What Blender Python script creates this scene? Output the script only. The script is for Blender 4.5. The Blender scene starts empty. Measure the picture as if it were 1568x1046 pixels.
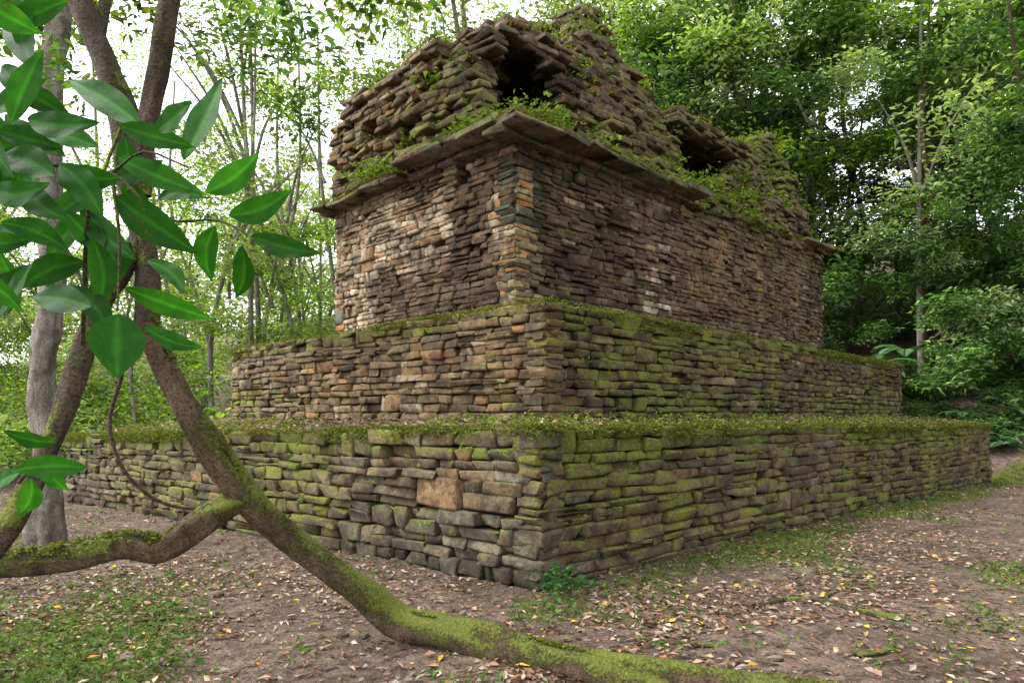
import bpy, math, random
import numpy as np
from mathutils import Vector
random.seed(7); rng=np.random.default_rng(7)
S=bpy.context.scene
R=math.radians
# ---------------------------------------------------------------- noise
def hsh(ix,iy,iz,s):
    n=(ix.astype(np.int64)*374761393+iy.astype(np.int64)*668265263+iz.astype(np.int64)*1274126177+s*974711)&0xffffffff
    n=((n^(n>>13))*1103515245)&0xffffffff
    n=((n^(n>>15))*2246822519)&0xffffffff
    return ((n^(n>>16))&0xffffff)/float(0xffffff)
def vn(x,y,z=0.,s=0):
    x,y,z=np.broadcast_arrays(np.asarray(x,float),np.asarray(y,float),np.asarray(z,float))
    ix,iy,iz=np.floor(x),np.floor(y),np.floor(z)
    fx,fy,fz=x-ix,y-iy,z-iz
    fx,fy,fz=[f*f*(3-2*f) for f in (fx,fy,fz)]
    r=0
    for a in (0,1):
        for b in (0,1):
            for c in (0,1):
                r=r+hsh(ix+a,iy+b,iz+c,s)*(fx if a else 1-fx)*(fy if b else 1-fy)*(fz if c else 1-fz)
    return r
def fbm(x,y,z=0.,s=0,o=4):
    t=0;a=.5;n=0
    for i in range(o):
        t=t+a*vn(np.asarray(x)*2**i,np.asarray(y)*2**i,np.asarray(z)*2**i,s+i);n+=a;a*=.5
    return t/n
# ---------------------------------------------------------------- mesh helper
def mk(name,V,F,cols=None,mat=None,parent=None,smooth=True,link=True):
    V=np.asarray(V,np.float32); F=np.asarray(F,np.int32)
    me=bpy.data.meshes.new(name)
    k=F.shape[1]
    me.vertices.add(len(V)); me.vertices.foreach_set('co',V.ravel())
    me.loops.add(F.size); me.loops.foreach_set('vertex_index',F.ravel())
    me.polygons.add(len(F)); me.polygons.foreach_set('loop_start',np.arange(0,F.size,k,dtype=np.int32))
    try: me.polygons.foreach_set('loop_total',np.full(len(F),k,np.int32))
    except Exception: pass
    me.polygons.foreach_set('use_smooth',np.full(len(F),smooth,bool))
    me.update(calc_edges=True)
    if cols is not None:
        c=np.asarray(cols,np.float32)
        if c.shape[1]==3: c=np.hstack([c,np.ones((len(c),1),np.float32)])
        at=me.color_attributes.new('Col','FLOAT_COLOR','POINT'); at.data.foreach_set('color',c.ravel())
    if mat: me.materials.append(mat)
    if not link: return me
    o=bpy.data.objects.new(name,me); S.collection.objects.link(o)
    if parent: o.parent=parent
    return o
def empty(name):
    o=bpy.data.objects.new(name,None); S.collection.objects.link(o); return o
# ---------------------------------------------------------------- materials
class NT:
    def __init__(s,name):
        s.m=bpy.data.materials.new(name); s.m.use_nodes=True; s.t=s.m.node_tree; s.t.nodes.clear()
        s.out=s.n('ShaderNodeOutputMaterial')
    def n(s,ty,**k):
        x=s.t.nodes.new(ty)
        for a,b in k.items(): setattr(x,a,b)
        return x
    def l(s,a,b): s.t.links.new(a,b)
    def set(s,sock,v):
        if isinstance(v,bpy.types.NodeSocket): s.l(v,sock)
        else: sock.default_value=(*v,1) if isinstance(v,tuple) and len(v)==3 else v
    def noise(s,vec,scale,detail=4,rough=.6,dist=0.):
        x=s.n('ShaderNodeTexNoise'); s.l(vec,x.inputs['Vector'])
        x.inputs['Scale'].default_value=scale;x.inputs['Detail'].default_value=detail
        x.inputs['Roughness'].default_value=rough;x.inputs['Distortion'].default_value=dist
        return x.outputs['Fac']
    def math(s,op,a,b=0.,c=None,clamp=False):
        x=s.n('ShaderNodeMath',operation=op,use_clamp=clamp)
        s.set(x.inputs[0],a); s.set(x.inputs[1],b)
        if c is not None: s.set(x.inputs[2],c)
        return x.outputs[0]
    def mr(s,v,a,b,c=0.,d=1.):
        x=s.n('ShaderNodeMapRange'); x.clamp=True
        s.set(x.inputs[0],v)
        for i,q in zip((1,2,3,4),(a,b,c,d)): x.inputs[i].default_value=q
        return x.outputs[0]
    def mix(s,f,a,b,mode='MIX'):
        x=s.n('ShaderNodeMix',data_type='RGBA',blend_type=mode)
        s.set(x.inputs[0],f); s.set(x.inputs[6],a); s.set(x.inputs[7],b)
        return x.outputs[2]
    def bump(s,h,st,dist,nrm=None):
        x=s.n('ShaderNodeBump'); s.l(h,x.inputs['Height']); x.inputs['Strength'].default_value=st; x.inputs['Distance'].default_value=dist
        if nrm: s.l(nrm,x.inputs['Normal'])
        return x.outputs[0]
    def prin(s,col,rough=.9,nrm=None,spec=.2):
        p=s.n('ShaderNodeBsdfPrincipled'); s.set(p.inputs['Base Color'],col); s.set(p.inputs['Roughness'],rough)
        p.inputs['Specular IOR Level'].default_value=spec
        if nrm: s.l(nrm,p.inputs['Normal'])
        return p.outputs[0]
    def fin(s,sh): s.l(sh,s.out.inputs['Surface']); return s.m

def moss_col(t,a,b):
    c=t.mix(t.mr(a,.35,.65),(.036,.046,.012),(.105,.118,.02))
    return t.mix(t.mr(b,.46,.8),c,(.20,.215,.03))
def stone_mat():
    t=NT('mossy_limestone'); tc=t.n('ShaderNodeTexCoord'); co=tc.outputs['Object']
    at=t.n('ShaderNodeAttribute'); at.attribute_name='Col'
    geo=t.n('ShaderNodeNewGeometry'); sep=t.n('ShaderNodeSeparateXYZ'); t.l(geo.outputs['Normal'],sep.inputs[0]); nz=sep.outputs[2]
    n1=t.noise(co,1.8,4,.65,.3); n2=t.noise(co,12,5,.72); n4=t.noise(co,34,3,.7); n5=t.noise(co,4.5,4,.6,.4)
    base=t.mix(1.,at.outputs['Color'],(1.08,.97,.84),'MULTIPLY')
    c=t.mix(t.mr(n1,.40,.56),t.mix(1.,base,(.42,.42,.42),'MULTIPLY'),base)
    c=t.mix(t.math('MULTIPLY',t.mr(n2,.57,.72),.35),c,(.33,.28,.21))
    c=t.mix(t.math('MULTIPLY',t.mr(n2,.52,.34),.8),c,(.032,.025,.017))
    c=t.mix(t.math('MULTIPLY',t.mr(n5,.56,.70),.35),c,(.23,.12,.055))
    c=t.mix(t.math('MULTIPLY',t.mr(n5,.47,.37),.65),c,(.040,.032,.023))
    m=t.math('MULTIPLY_ADD',n5,1.1,-.55); m=t.math('ADD',m,t.math('MULTIPLY_ADD',n1,.9,-.45)); m=t.math('ADD',m,t.math('MULTIPLY_ADD',n4,1.,-.5))
    m=t.math('ADD',m,t.math('MULTIPLY',nz,.34)); m=t.math('ADD',m,t.math('MULTIPLY_ADD',at.outputs['Alpha'],1.,-.73))
    mk_=t.mr(m,-.06,.22)
    film=t.mr(m,-.32,.1)
    c=t.mix(t.math('MULTIPLY',film,.45),c,(.066,.067,.021))
    c=t.mix(mk_,c,moss_col(t,n1,n4))
    h=t.math('ADD',n2,t.math('MULTIPLY',n4,.45))
    return t.fin(t.prin(c,.92,t.bump(h,.9,.026)))
def soil_mat(col=(.02,.016,.012)):
    t=NT('dark_core_soil'); co=t.n('ShaderNodeTexCoord').outputs['Object']
    n=t.noise(co,8,4); return t.fin(t.prin(t.mix(n,tuple(x*.5 for x in col),tuple(x*1.8 for x in col)),1))
def ground_mat(name,mossy=False):
    t=NT(name); co=t.n('ShaderNodeTexCoord').outputs['Object']
    at=t.n('ShaderNodeAttribute'); at.attribute_name='Col'
    sp=t.n('ShaderNodeSeparateColor'); t.l(at.outputs['Color'],sp.inputs[0])
    a=t.noise(co,.9,3); b=t.noise(co,7,6,.7); d=t.noise(co,55,4,.7)
    v=t.n('ShaderNodeTexVoronoi'); v.inputs['Scale'].default_value=30; t.l(co,v.inputs['Vector'])
    c=t.mix(t.mr(a,.38,.62),(.075,.05,.036),(.17,.12,.092))
    c=t.mix(t.mr(b,.44,.60),c,(.055,.036,.025))
    vs=t.n('ShaderNodeSeparateColor'); t.l(v.outputs['Color'],vs.inputs[0])
    c=t.mix(t.math('MULTIPLY',t.mr(vs.outputs[0],.6,1.),.5),c,(.23,.165,.12))
    c=t.mix(t.math('MULTIPLY',t.mr(d,.5,.3),.85),c,(.022,.016,.012))
    m=t.math('ADD',t.math('MULTIPLY_ADD',b,1.2,-.6),t.math('MULTIPLY_ADD',sp.outputs[1],1.2,-.72))
    m=t.math('ADD',m,t.math('MULTIPLY_ADD',d,.8,-.4))
    mk_=t.mr(m,-.08,.22)
    c=t.mix(mk_,c,moss_col(t,a,d))
    h=t.math('ADD',b,t.math('MULTIPLY',d,.6)); h=t.math('ADD',h,t.math('MULTIPLY',v.outputs['Distance'],.6))
    return t.fin(t.prin(c,.95,t.bump(h,1.,.035)))
def leaf_mat(name,tint,trans=.35,rough=.5,spec=.3,var=.5):
    t=NT(name); at=t.n('ShaderNodeAttribute'); at.attribute_name='Col'
    oi=t.n('ShaderNodeObjectInfo'); k=t.mr(oi.outputs['Random'],0,1,1-var,1+var)
    cc=t.n('ShaderNodeCombineColor')
    for i in range(3): t.l(t.math('MULTIPLY',k,tint[i]),cc.inputs[i])
    c=t.mix(1.,at.outputs['Color'],cc.outputs[0],'MULTIPLY')
    p=t.prin(c,rough,None,spec)
    tr=t.n('ShaderNodeBsdfTranslucent'); t.l(t.mix(1.,c,(1.3,1.4,.55),'MULTIPLY'),tr.inputs['Color'])
    mx=t.n('ShaderNodeMixShader'); mx.inputs[0].default_value=trans; t.l(p,mx.inputs[1]); t.l(tr.outputs[0],mx.inputs[2])
    return t.fin(mx.outputs[0])
def bark_mat(name,c1,c2,moss):
    t=NT(name); co=t.n('ShaderNodeTexCoord').outputs['Object']
    geo=t.n('ShaderNodeNewGeometry'); sep=t.n('ShaderNodeSeparateXYZ'); t.l(geo.outputs['Normal'],sep.inputs[0])
    mp=t.n('ShaderNodeMapping'); mp.inputs['Scale'].default_value=(1,1,.35); t.l(co,mp.inputs[0])
    a=t.noise(mp.outputs[0],9,5,.7,.5); b=t.noise(co,60,4,.7); e=t.noise(co,3.2,4,.6)
    c=t.mix(t.mr(a,.35,.65),c1,c2); c=t.mix(t.mr(b,.55,.3),c,tuple(x*.25 for x in c1))
    m=t.math('ADD',t.math('MULTIPLY_ADD',e,2.0,-1.),t.math('MULTIPLY',sep.outputs[2],.4)); m=t.math('ADD',m,moss); m=t.math('ADD',m,t.math('MULTIPLY_ADD',b,1.,-.5))
    k=t.mr(m,-.08,.2); c=t.mix(k,c,moss_col(t,e,b))
    h=t.math('ADD',t.math('ADD',a,b),t.math('MULTIPLY',k,.5))
    return t.fin(t.prin(c,.9,t.bump(h,1.,.03)))
M_stone=stone_mat(); M_core=soil_mat()
M_ground=ground_mat('forest_soil')
M_blade=leaf_mat('moss_blade',(.93,.92,1),.3,.7,.1,.0)
M_litter=leaf_mat('dead_leaf',(.9,.87,.82),.08,.6,.3,.0)
M_dark=leaf_mat('leaf_dark',(1.4,1.55,1.45),.25,.5,.3,.45)
M_light=leaf_mat('leaf_light',(1.55,1.55,1.25),.45,.5,.25,.35)
M_haze=leaf_mat('leaf_haze_tint',(2.3,2.25,2.3),.4,.6,.2,.3)  # paler leaf tint stands in for canopy haze
M_vine=bark_mat('mossy_bark',(.09,.058,.036),(.24,.165,.10),.0)
M_bark=bark_mat('dark_bark',(.05,.036,.026),(.15,.105,.075),-.10)
M_pale=bark_mat('pale_bark',(.14,.12,.095),(.36,.33,.28),-.2)
M_red=bark_mat('red_bark',(.10,.045,.03),(.19,.09,.06),-.5)
# ---------------------------------------------------------------- stones
lv=[0,1,2,3]; tv=[];ti={}
for i in lv:
    for j in lv:
        for k in lv:
            if i in(0,3) or j in(0,3) or k in(0,3):
                ti[(i,j,k)]=len(tv); tv.append((i,j,k))
tv=np.array(tv); TF=[]
for ax in range(3):
    for side in (0,3):
        for p in range(3):
            for q in range(3):
                def g(a,b):
                    c=[0,0,0]; c[ax]=side; c[(ax+1)%3]=a; c[(ax+2)%3]=b; return ti[tuple(c)]
                f=[g(p,q),g(p+1,q),g(p+1,q+1),g(p,q+1)]
                TF.append(f if side==3 else f[::-1])
TF=np.array(TF)
def stones(name,L,parent=None,jit=.005,mat=None,rk=(.25,.6),cj=.15):
    A=np.array(L,float); N=len(A); h=A[:,3:6]
    r=np.minimum(h.min(1)*rng.uniform(*rk,N),.04)[:,None,None]
    sg=np.where(tv<2,-1,1)[None]; inner=(tv==1)|(tv==2)
    hin=h[:,None,:]-r
    D=np.where(inner[None],0,sg*r); ln=np.linalg.norm(D,axis=2,keepdims=True); ln[ln==0]=1
    P=sg*hin+D/ln*r
    C=rng.normal(0,1,(N,2,2,2,3))*np.minimum(h[:,None,None,None,:]*cj,cj*.12)
    idx=(tv>=2).astype(int)
    P=P+C[:,idx[:,0],idx[:,1],idx[:,2],:]+rng.normal(0,jit,P.shape)
    cy,sy=np.cos(A[:,6]),np.sin(A[:,6]); ct,st=np.cos(A[:,7]),np.sin(A[:,7]); cr,sr=np.cos(A[:,8]),np.sin(A[:,8])
    x,y,z=P[...,0],P[...,1],P[...,2]
    y,z=y*ct[:,None]-z*st[:,None],y*st[:,None]+z*ct[:,None]
    x,z=x*cr[:,None]-z*sr[:,None],x*sr[:,None]+z*cr[:,None]
    X=x*cy[:,None]-y*sy[:,None]; Y=x*sy[:,None]+y*cy[:,None]
    V=np.stack([X,Y,z],-1)+A[:,None,:3]
    F=(TF[None]+(np.arange(N)*len(tv))[:,None,None]).reshape(-1,4)
    col=np.repeat(A[:,9:13],len(tv),0)
    return mk(name,V.reshape(-1,3),F,col,mat or M_stone,parent)
PAL=[(.20,.16,.115),(.24,.20,.145),(.17,.14,.10),(.20,.15,.10),(.25,.22,.17),(.14,.115,.085),(.19,.165,.125),(.22,.145,.085)]
def basecol(f=.8):
    c=random.choice(PAL); k=random.uniform(.62,1.25)*f; return [x*k for x in c]
def wall(L,P0,P1,out,zb,zt,rowh,colf,depth=.3,prot=.014,wr=(.3,.8),holes=(),neat=1.):
    P0=np.array(P0,float);P1=np.array(P1,float); Ln=np.linalg.norm(P1-P0); t=(P1-P0)/Ln; out=np.array(out)
    o2=np.array([-t[1],t[0]]); out=o2 if np.dot(o2,out)>0 else -o2
    yaw=math.atan2(t[1],t[0]); H=((zt[0]-zb[0])+(zt[1]-zb[1]))/2
    nb=max(1,round(H/(2*rowh))); fr=[(k+ (random.uniform(-.15,.15) if 0<k<nb else 0))/nb for k in range(nb+1)]
    for k in range(nb):
        s=-random.uniform(0,.2); bc=random.uniform(.4,.6)
        while s<Ln:
            w=random.uniform(wr[0]*2,wr[1]*2.2); q_=random.random()
            cuts=[0,1] if q_<.11*neat else ([0,bc+random.uniform(-.09,.09)*neat,1] if q_<.87 else [0,random.uniform(.28,.38),random.uniform(.62,.72),1])
            if len(cuts)==2: w=min(w,wr[1]*1.1)
            for j in range(len(cuts)-1):
                xs=[0.]
                while xs[-1]<w: xs.append(xs[-1]+random.uniform(*wr)*(1 if len(cuts)<4 else 1.25))
                if w-xs[-2]<wr[0]*.6 and len(xs)>2: xs.pop(-2)
                xs[-1]=w
                for i in range(len(xs)-1):
                    a,b=s+xs[i],s+xs[i+1]
                    a=max(a,0.0); b=min(b,Ln)
                    if b-a<.05: continue
                    sc=(a+b)/2; u=sc/Ln
                    z0=zb[0]*(1-u)+zb[1]*u; z1=zt[0]*(1-u)+zt[1]*u
                    fa=fr[k]+(fr[k+1]-fr[k])*cuts[j]; fb=fr[k]+(fr[k+1]-fr[k])*cuts[j+1]
                    wav=(float(fbm(sc*.5,fa*2,0,5,2))-.5)*.11*math.sin(math.pi*min(1,max(0,(fa+fb)/2)))
                    za=z0+(z1-z0)*fa+wav; zz=z0+(z1-z0)*fb+wav
                    zc=(za+zz)/2
                    if any(h[0]<sc<h[1] and h[2]<zc<h[3] for h in holes): continue
                    pr=random.gauss(0,prot)+ (random.random()<.06)*random.uniform(-.10,.02)
                    bul=(float(fbm(sc*.45,zc*.8,3,9,2))-.5)*.16
                    c=P0+t*sc+out*(pr+bul-depth/2)
                    cc,mo=colf(sc,zc,u,(fa+fb)/2)
                    g=random.uniform(.000,.006)
                    L.append([c[0],c[1],zc,(b-a)/2-g,depth/2,(zz-za)/2-g*.8,yaw+random.gauss(0,.02),random.gauss(0,.022)*neat,random.gauss(0,.011)*neat,*cc,mo])
            s+=w
def prism(name,pts,zb,zt,mat,parent,off=0):
    n=len(pts); P=[np.array(p,float) for p in pts]
    if off:
        c=sum(P)/n; Q=[]
        for i in range(n):
            a,b,d=P[i-1],P[i],P[(i+1)%n]
            def nn(p,q):
                t=(q-p)/np.linalg.norm(q-p); m=np.array([-t[1],t[0]]); 
                return m if np.dot(m,c-(p+q)/2)>0 else -m
            n1,n2=nn(a,b),nn(b,d); Q.append(b+(n1+n2)*off/(1+np.dot(n1,n2)))
        P=Q
    V=[(p[0],p[1],zb) for p in P]+[(p[0],p[1],zt[i] if hasattr(zt,'__len__') else zt) for i,p in enumerate(P)]
    me=bpy.data.meshes.new(name); me.from_pydata(V,[],[[i,(i+1)%n,n+(i+1)%n,n+i] for i in range(n)]+[list(range(n,2*n)),list(range(n))[::-1]])
    me.materials.append(mat); o=bpy.data.objects.new(name,me); S.collection.objects.link(o); o.parent=parent; return o
# ---------------------------------------------------------------- plan
U=np.array([.7017,.7124]); Vv=np.array([-.7124,.7017])
L0=np.array([.27,5.97]); LL=np.array([-9.9,14.6]); LR=np.array([12.5,17.2]); LRb=np.array([6.1,23.5]); LLb=np.array([-.1,24.6])
M0=np.array([.38,7.5]); ML=M0+Vv*8.65; MR=M0+U*14.5; MRb=MR+Vv*8.0; MLb=ML+U*13.5
B0=np.array([.05,8.9]); BL_,BW_=11.2,4.67
def AB(a,b): return B0+U*a+Vv*b
temple=empty('ruined_stone_temple')
# ---- ground
def gz(x,y,fine=True):
    x=np.asarray(x,float);y=np.asarray(y,float)
    g=-.02*np.maximum(0,y-6)*np.clip((40-y)/20,0,1)-.02*np.clip(-x,0,14)
    s=np.maximum(0,x*.55+y*.83-21.3); g=g+.46*s*s/(s+1.2)*np.clip(60/(s+30),0,1)
    g=g-.03*np.maximum(0,-x-14)
    if fine: g=g+(fbm(x*.5,y*.5,0,1,3)-.5)*.14+(fbm(x*3,y*3,0,2,3)-.5)*.05
    return g
def grassf(x,y):
    n=fbm(x*.6,y*.6,0,33,3)
    g=.14+ (n-.44)*2.0
    g=g+.45*np.exp(-(((x+2.2)/1.7)**2+((y-4.6)/.8)**2))
    d=(x-L0[0])*(.675)-(y-L0[1])*(.738)
    g=g+np.where((x>0)&(y>5),.8*np.exp(-((d-.35)/.5)**2),0)
    s=x*.55+y*.83-21.3
    g=g+.3*np.clip((s+1.8)/2,0,1)-.9*np.clip((s-1.2)/2,0,1)
    d2=-(x-L0[0])*.647-(y-L0[1])*.762
    g=g-np.where(x<0,.5*np.exp(-((d2-1.0)/.7)**2),0)
    g=g-np.where((x>0),.35*np.exp(-((d-2.1)/.8)**2),0)
    return np.clip(g,0,1)
n=400; tt=np.linspace(-1,1,n); xs=np.sinh(5.3*tt)/np.sinh(5.3)*170; 
X,Y=np.meshgrid(xs,xs+6); Z=gz(X,Y)
idx=np.arange(n*n).reshape(n,n); F=np.stack([idx[:-1,:-1],idx[:-1,1:],idx[1:,1:],idx[1:,:-1]],-1).reshape(-1,4)
G=grassf(X,Y).ravel(); mk('ground',np.stack([X,Y,Z],-1).reshape(-1,3),F,np.stack([G,G,G],-1),M_ground)
# ---- lower terrace
def c_low(face):
    def f(s,z,u,fr):
        c=basecol(.84); m=.50+.40*(float(fbm(s*.5,z*1.2,face,21,3))-.5)*2
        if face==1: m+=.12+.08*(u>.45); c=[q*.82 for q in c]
        else:
            if s<3: m-=.03
            g=float(fbm(s*.6,z,3,50,2))
            if g>.5: c=[c[0]*.62,c[1]*.72,c[2]*.75]
        if fr>.82: m+=.26
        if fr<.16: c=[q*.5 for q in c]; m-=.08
        return c,m+random.gauss(0,.08)
    return f
L=[]
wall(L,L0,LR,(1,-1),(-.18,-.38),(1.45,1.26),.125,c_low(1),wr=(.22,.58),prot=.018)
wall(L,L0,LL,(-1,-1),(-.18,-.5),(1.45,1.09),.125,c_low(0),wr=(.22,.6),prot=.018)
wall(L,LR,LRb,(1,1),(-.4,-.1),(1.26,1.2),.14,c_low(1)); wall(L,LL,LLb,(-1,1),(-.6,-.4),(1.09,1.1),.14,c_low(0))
stones('lower_terrace_wall',L,temple,.006)
prism('lower_terrace_core',[LL,L0,LR,LRb,LLb],-.8,[1.03,1.38,1.2,1.2,1.03],M_core,temple,.16)
def strip(name,o0,o1,zo,i0,i1,zi,nu,nv,grass=.75):
    us=np.linspace(0,1,nu)[:,None]; vs=np.linspace(0,1,nv)[None]
    x=(o0[0]*(1-us)+o1[0]*us)*(1-vs)+(i0[0]*(1-us)+i1[0]*us)*vs
    y=(o0[1]*(1-us)+o1[1]*us)*(1-vs)+(i0[1]*(1-us)+i1[1]*us)*vs
    z=(zo[0]*(1-us)+zo[1]*us)*(1-vs)+(zi[0]*(1-us)+zi[1]*us)*vs
    z=z+(fbm(x*2,y*2,0,3,3)-.4)*.06
    id=np.arange(nu*nv).reshape(nu,nv); F=np.stack([id[:-1,:-1],id[:-1,1:],id[1:,1:],id[1:,:-1]],-1).reshape(-1,4)
    g=np.clip(grass+(fbm(x*.9,y*.9,0,8,2)-.5)*1.2+.3*(1-vs)*1.0,0,1).ravel()
    mk(name,np.stack([x,y,z],-1).reshape(-1,3),F,np.stack([g,g,g],-1),M_ground,temple)
ins=np.array([.0,.12])
strip('lower_terrace_top_right',L0+ins,LR+np.array([-.1,.1]),(1.44,1.25),M0+np.array([0,.3]),MR+np.array([0,.3]),(1.47,1.43),160,14,.85)
strip('lower_terrace_top_left',L0+ins,LL+np.array([.1,.1]),(1.44,1.08),M0+np.array([0,.3]),ML+np.array([0,.3]),(1.47,1.47),140,14,.6)
# ---- middle terrace
def c_mid(face):
    def f(s,z,u,fr):
        c=basecol(.84); m=.38+.40*(float(fbm(s*.4,z*1.2,face+7,25,3))-.5)*2
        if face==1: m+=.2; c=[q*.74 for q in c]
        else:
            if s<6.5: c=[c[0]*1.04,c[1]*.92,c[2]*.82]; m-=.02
            else: m+=.25
        if fr>.86: m+=.26
        if random.random()<.04: c=[.28,.23,.18]
        return c,m+random.gauss(0,.08)
    return f
L=[]
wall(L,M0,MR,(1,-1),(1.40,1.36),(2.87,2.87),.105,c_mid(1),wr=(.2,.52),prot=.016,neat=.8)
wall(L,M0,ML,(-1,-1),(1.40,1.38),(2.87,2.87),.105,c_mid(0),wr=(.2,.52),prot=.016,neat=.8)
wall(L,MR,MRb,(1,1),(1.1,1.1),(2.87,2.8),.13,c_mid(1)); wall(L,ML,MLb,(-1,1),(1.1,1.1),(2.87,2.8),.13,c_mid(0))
stones('middle_terrace_wall',L,temple,.006,cj=.13)
prism('middle_terrace_core',[ML,M0,MR,MRb,MLb],.9,2.80,M_core,temple,.15)
strip('middle_terrace_top_right',M0+ins,MR+np.array([-.1,.1]),(2.87,2.87),AB(.0,.2),AB(13.3,.2),(2.93,2.93),120,8,.7)
strip('middle_terrace_top_left',M0+ins,ML+np.array([.1,.1]),(2.87,2.87),AB(.2,0),AB(.2,6.5),(2.93,2.93),100,8,.5)
# ---- temple walls
def zE(a): return 5.33+.035*max(0,a)
def c_bld_r(s,z,u,fr):
    k=random.uniform(.62,1.25); n1=float(fbm(s*.6,z*.5,1,40,3))
    if s<.55 and z>3.0 and z<4.9:
        zz=(z-2.9)/2
        if zz>.65: c=random.choice([(.045,.062,.056),(.075,.088,.068),(.065,.055,.04)])
        else: c=random.choice([(.22,.19,.11),(.14,.13,.085),(.10,.105,.075),(.12,.085,.06)])
        return [x*k for x in c],.25
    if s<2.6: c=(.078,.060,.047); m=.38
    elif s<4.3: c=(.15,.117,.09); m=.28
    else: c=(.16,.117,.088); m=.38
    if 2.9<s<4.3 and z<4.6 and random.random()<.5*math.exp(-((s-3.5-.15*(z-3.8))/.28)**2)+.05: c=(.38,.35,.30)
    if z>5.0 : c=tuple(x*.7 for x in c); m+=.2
    if n1>.56: c=(c[0]*1.3,c[1]*1.2,c[2]*1.1)
    if random.random()<.06: c=(.26,.20,.145)
    if s>4 and 3.6<z<4.9: m+=.12
    return [x*k for x in c],m+random.gauss(0,.07)
def c_bld_l(s,z,u,fr):
    k=random.uniform(.68,1.25); n1=float(fbm(s*1.0,z*.9,1,44,3))
    if s<.3 and z<4.8:
        c=random.choice([(.36,.19,.07),(.34,.27,.14),(.27,.16,.075),(.32,.28,.2)]) if random.random()<.85 else (.09,.11,.09)
        return [x*k for x in c],.15
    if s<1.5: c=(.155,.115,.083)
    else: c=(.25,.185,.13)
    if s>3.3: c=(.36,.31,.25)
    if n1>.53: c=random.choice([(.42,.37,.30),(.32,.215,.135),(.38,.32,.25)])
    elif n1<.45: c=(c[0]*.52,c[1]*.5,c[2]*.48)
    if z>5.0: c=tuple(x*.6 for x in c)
    return [x*k for x in c],.2+random.gauss(0,.07)+(.15 if z>4.9 else 0)
L=[]
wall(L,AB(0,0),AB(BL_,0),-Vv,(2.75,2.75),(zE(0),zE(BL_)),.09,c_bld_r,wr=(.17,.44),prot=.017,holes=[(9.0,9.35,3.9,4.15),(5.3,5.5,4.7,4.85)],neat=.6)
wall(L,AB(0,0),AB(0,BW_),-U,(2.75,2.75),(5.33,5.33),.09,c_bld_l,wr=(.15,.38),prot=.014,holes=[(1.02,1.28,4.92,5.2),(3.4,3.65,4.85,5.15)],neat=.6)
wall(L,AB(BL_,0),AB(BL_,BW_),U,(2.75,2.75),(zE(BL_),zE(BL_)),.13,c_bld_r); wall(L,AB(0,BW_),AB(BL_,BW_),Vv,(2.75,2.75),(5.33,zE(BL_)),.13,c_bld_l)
def pier(a0,a1,pj,z0,z1):
    P0=AB(a0,-pj);P1=AB(a1,-pj); wall(L,P0,P1,-Vv,(z0,z0),(z1,z1),.10,c_bld_r,.3,.018,(.15,.3))
pier(8.9,9.5,.10,2.8,4.2); pier(10.5,11.25,.08,2.8,5.6)
stones('temple_wall',L,temple,.005,None,(.25,.55),.10)
prism('temple_core',[AB(0,0),AB(BL_,0),AB(BL_,BW_),AB(0,BW_)],2.6,[5.3,5.3+.03*BL_,5.3+.03*BL_,5.3],M_core,temple,.2)
# ---- eaves
L=[]
def slab(a,b,z,ha,hb,hz,m=.62,ti_=.02):
    p=AB(a,b); yaw=math.atan2(U[1],U[0])
    c=[x*random.uniform(.65,1.05) for x in (.19,.165,.13)]
    L.append([p[0],p[1],z,ha,hb,hz,yaw+random.gauss(0,.03),random.gauss(0,ti_),random.gauss(0,ti_),*c,m+random.gauss(0,.08)])
a=-.40
while a<BL_+.3:
    w=random.uniform(.4,.9); z=zE(a)
    gone=(4.4<a<9.6)
    pj=.42 if a<4.2 else .32
    if not gone:
        slab(a+w/2,-pj+.36+random.uniform(-.06,.05),z+.05,w/2,.38,.042)
        if random.random()<.75: slab(a+w/2+random.uniform(-.1,.1),-pj+.56+random.uniform(-.06,.06),z+.13,w/2*.95,.3,.04,.9)
        slab(a+w/2,.05,z-.03,w/2,.18,.04,.35)
    else:
        for _ in range(3): slab(a+random.uniform(0,w),random.uniform(.0,.35),z+random.uniform(-.12,.16),random.uniform(.1,.25),.18,.045,.9,.1)
    a+=w*.97
b=-.02
while b<BW_+.25:
    w=random.uniform(.35,.8); near=b<1.6
    pj=.42 if near else .30; dz=0.03 if near else -.06
    slab(-pj+.36+random.uniform(-.06,.05),b+w/2,5.38+dz,.38,w/2,.042,.65)
    if random.random()<.7: slab(-pj+.56+random.uniform(-.05,.05),b+w/2,5.46+dz,.3,w/2*.95,.04,.9)
    slab(.05,b+w/2,5.30,.18,w/2,.04,.3)
    b+=w*.97
stones('eave_cornice',L,temple,.009)
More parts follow.
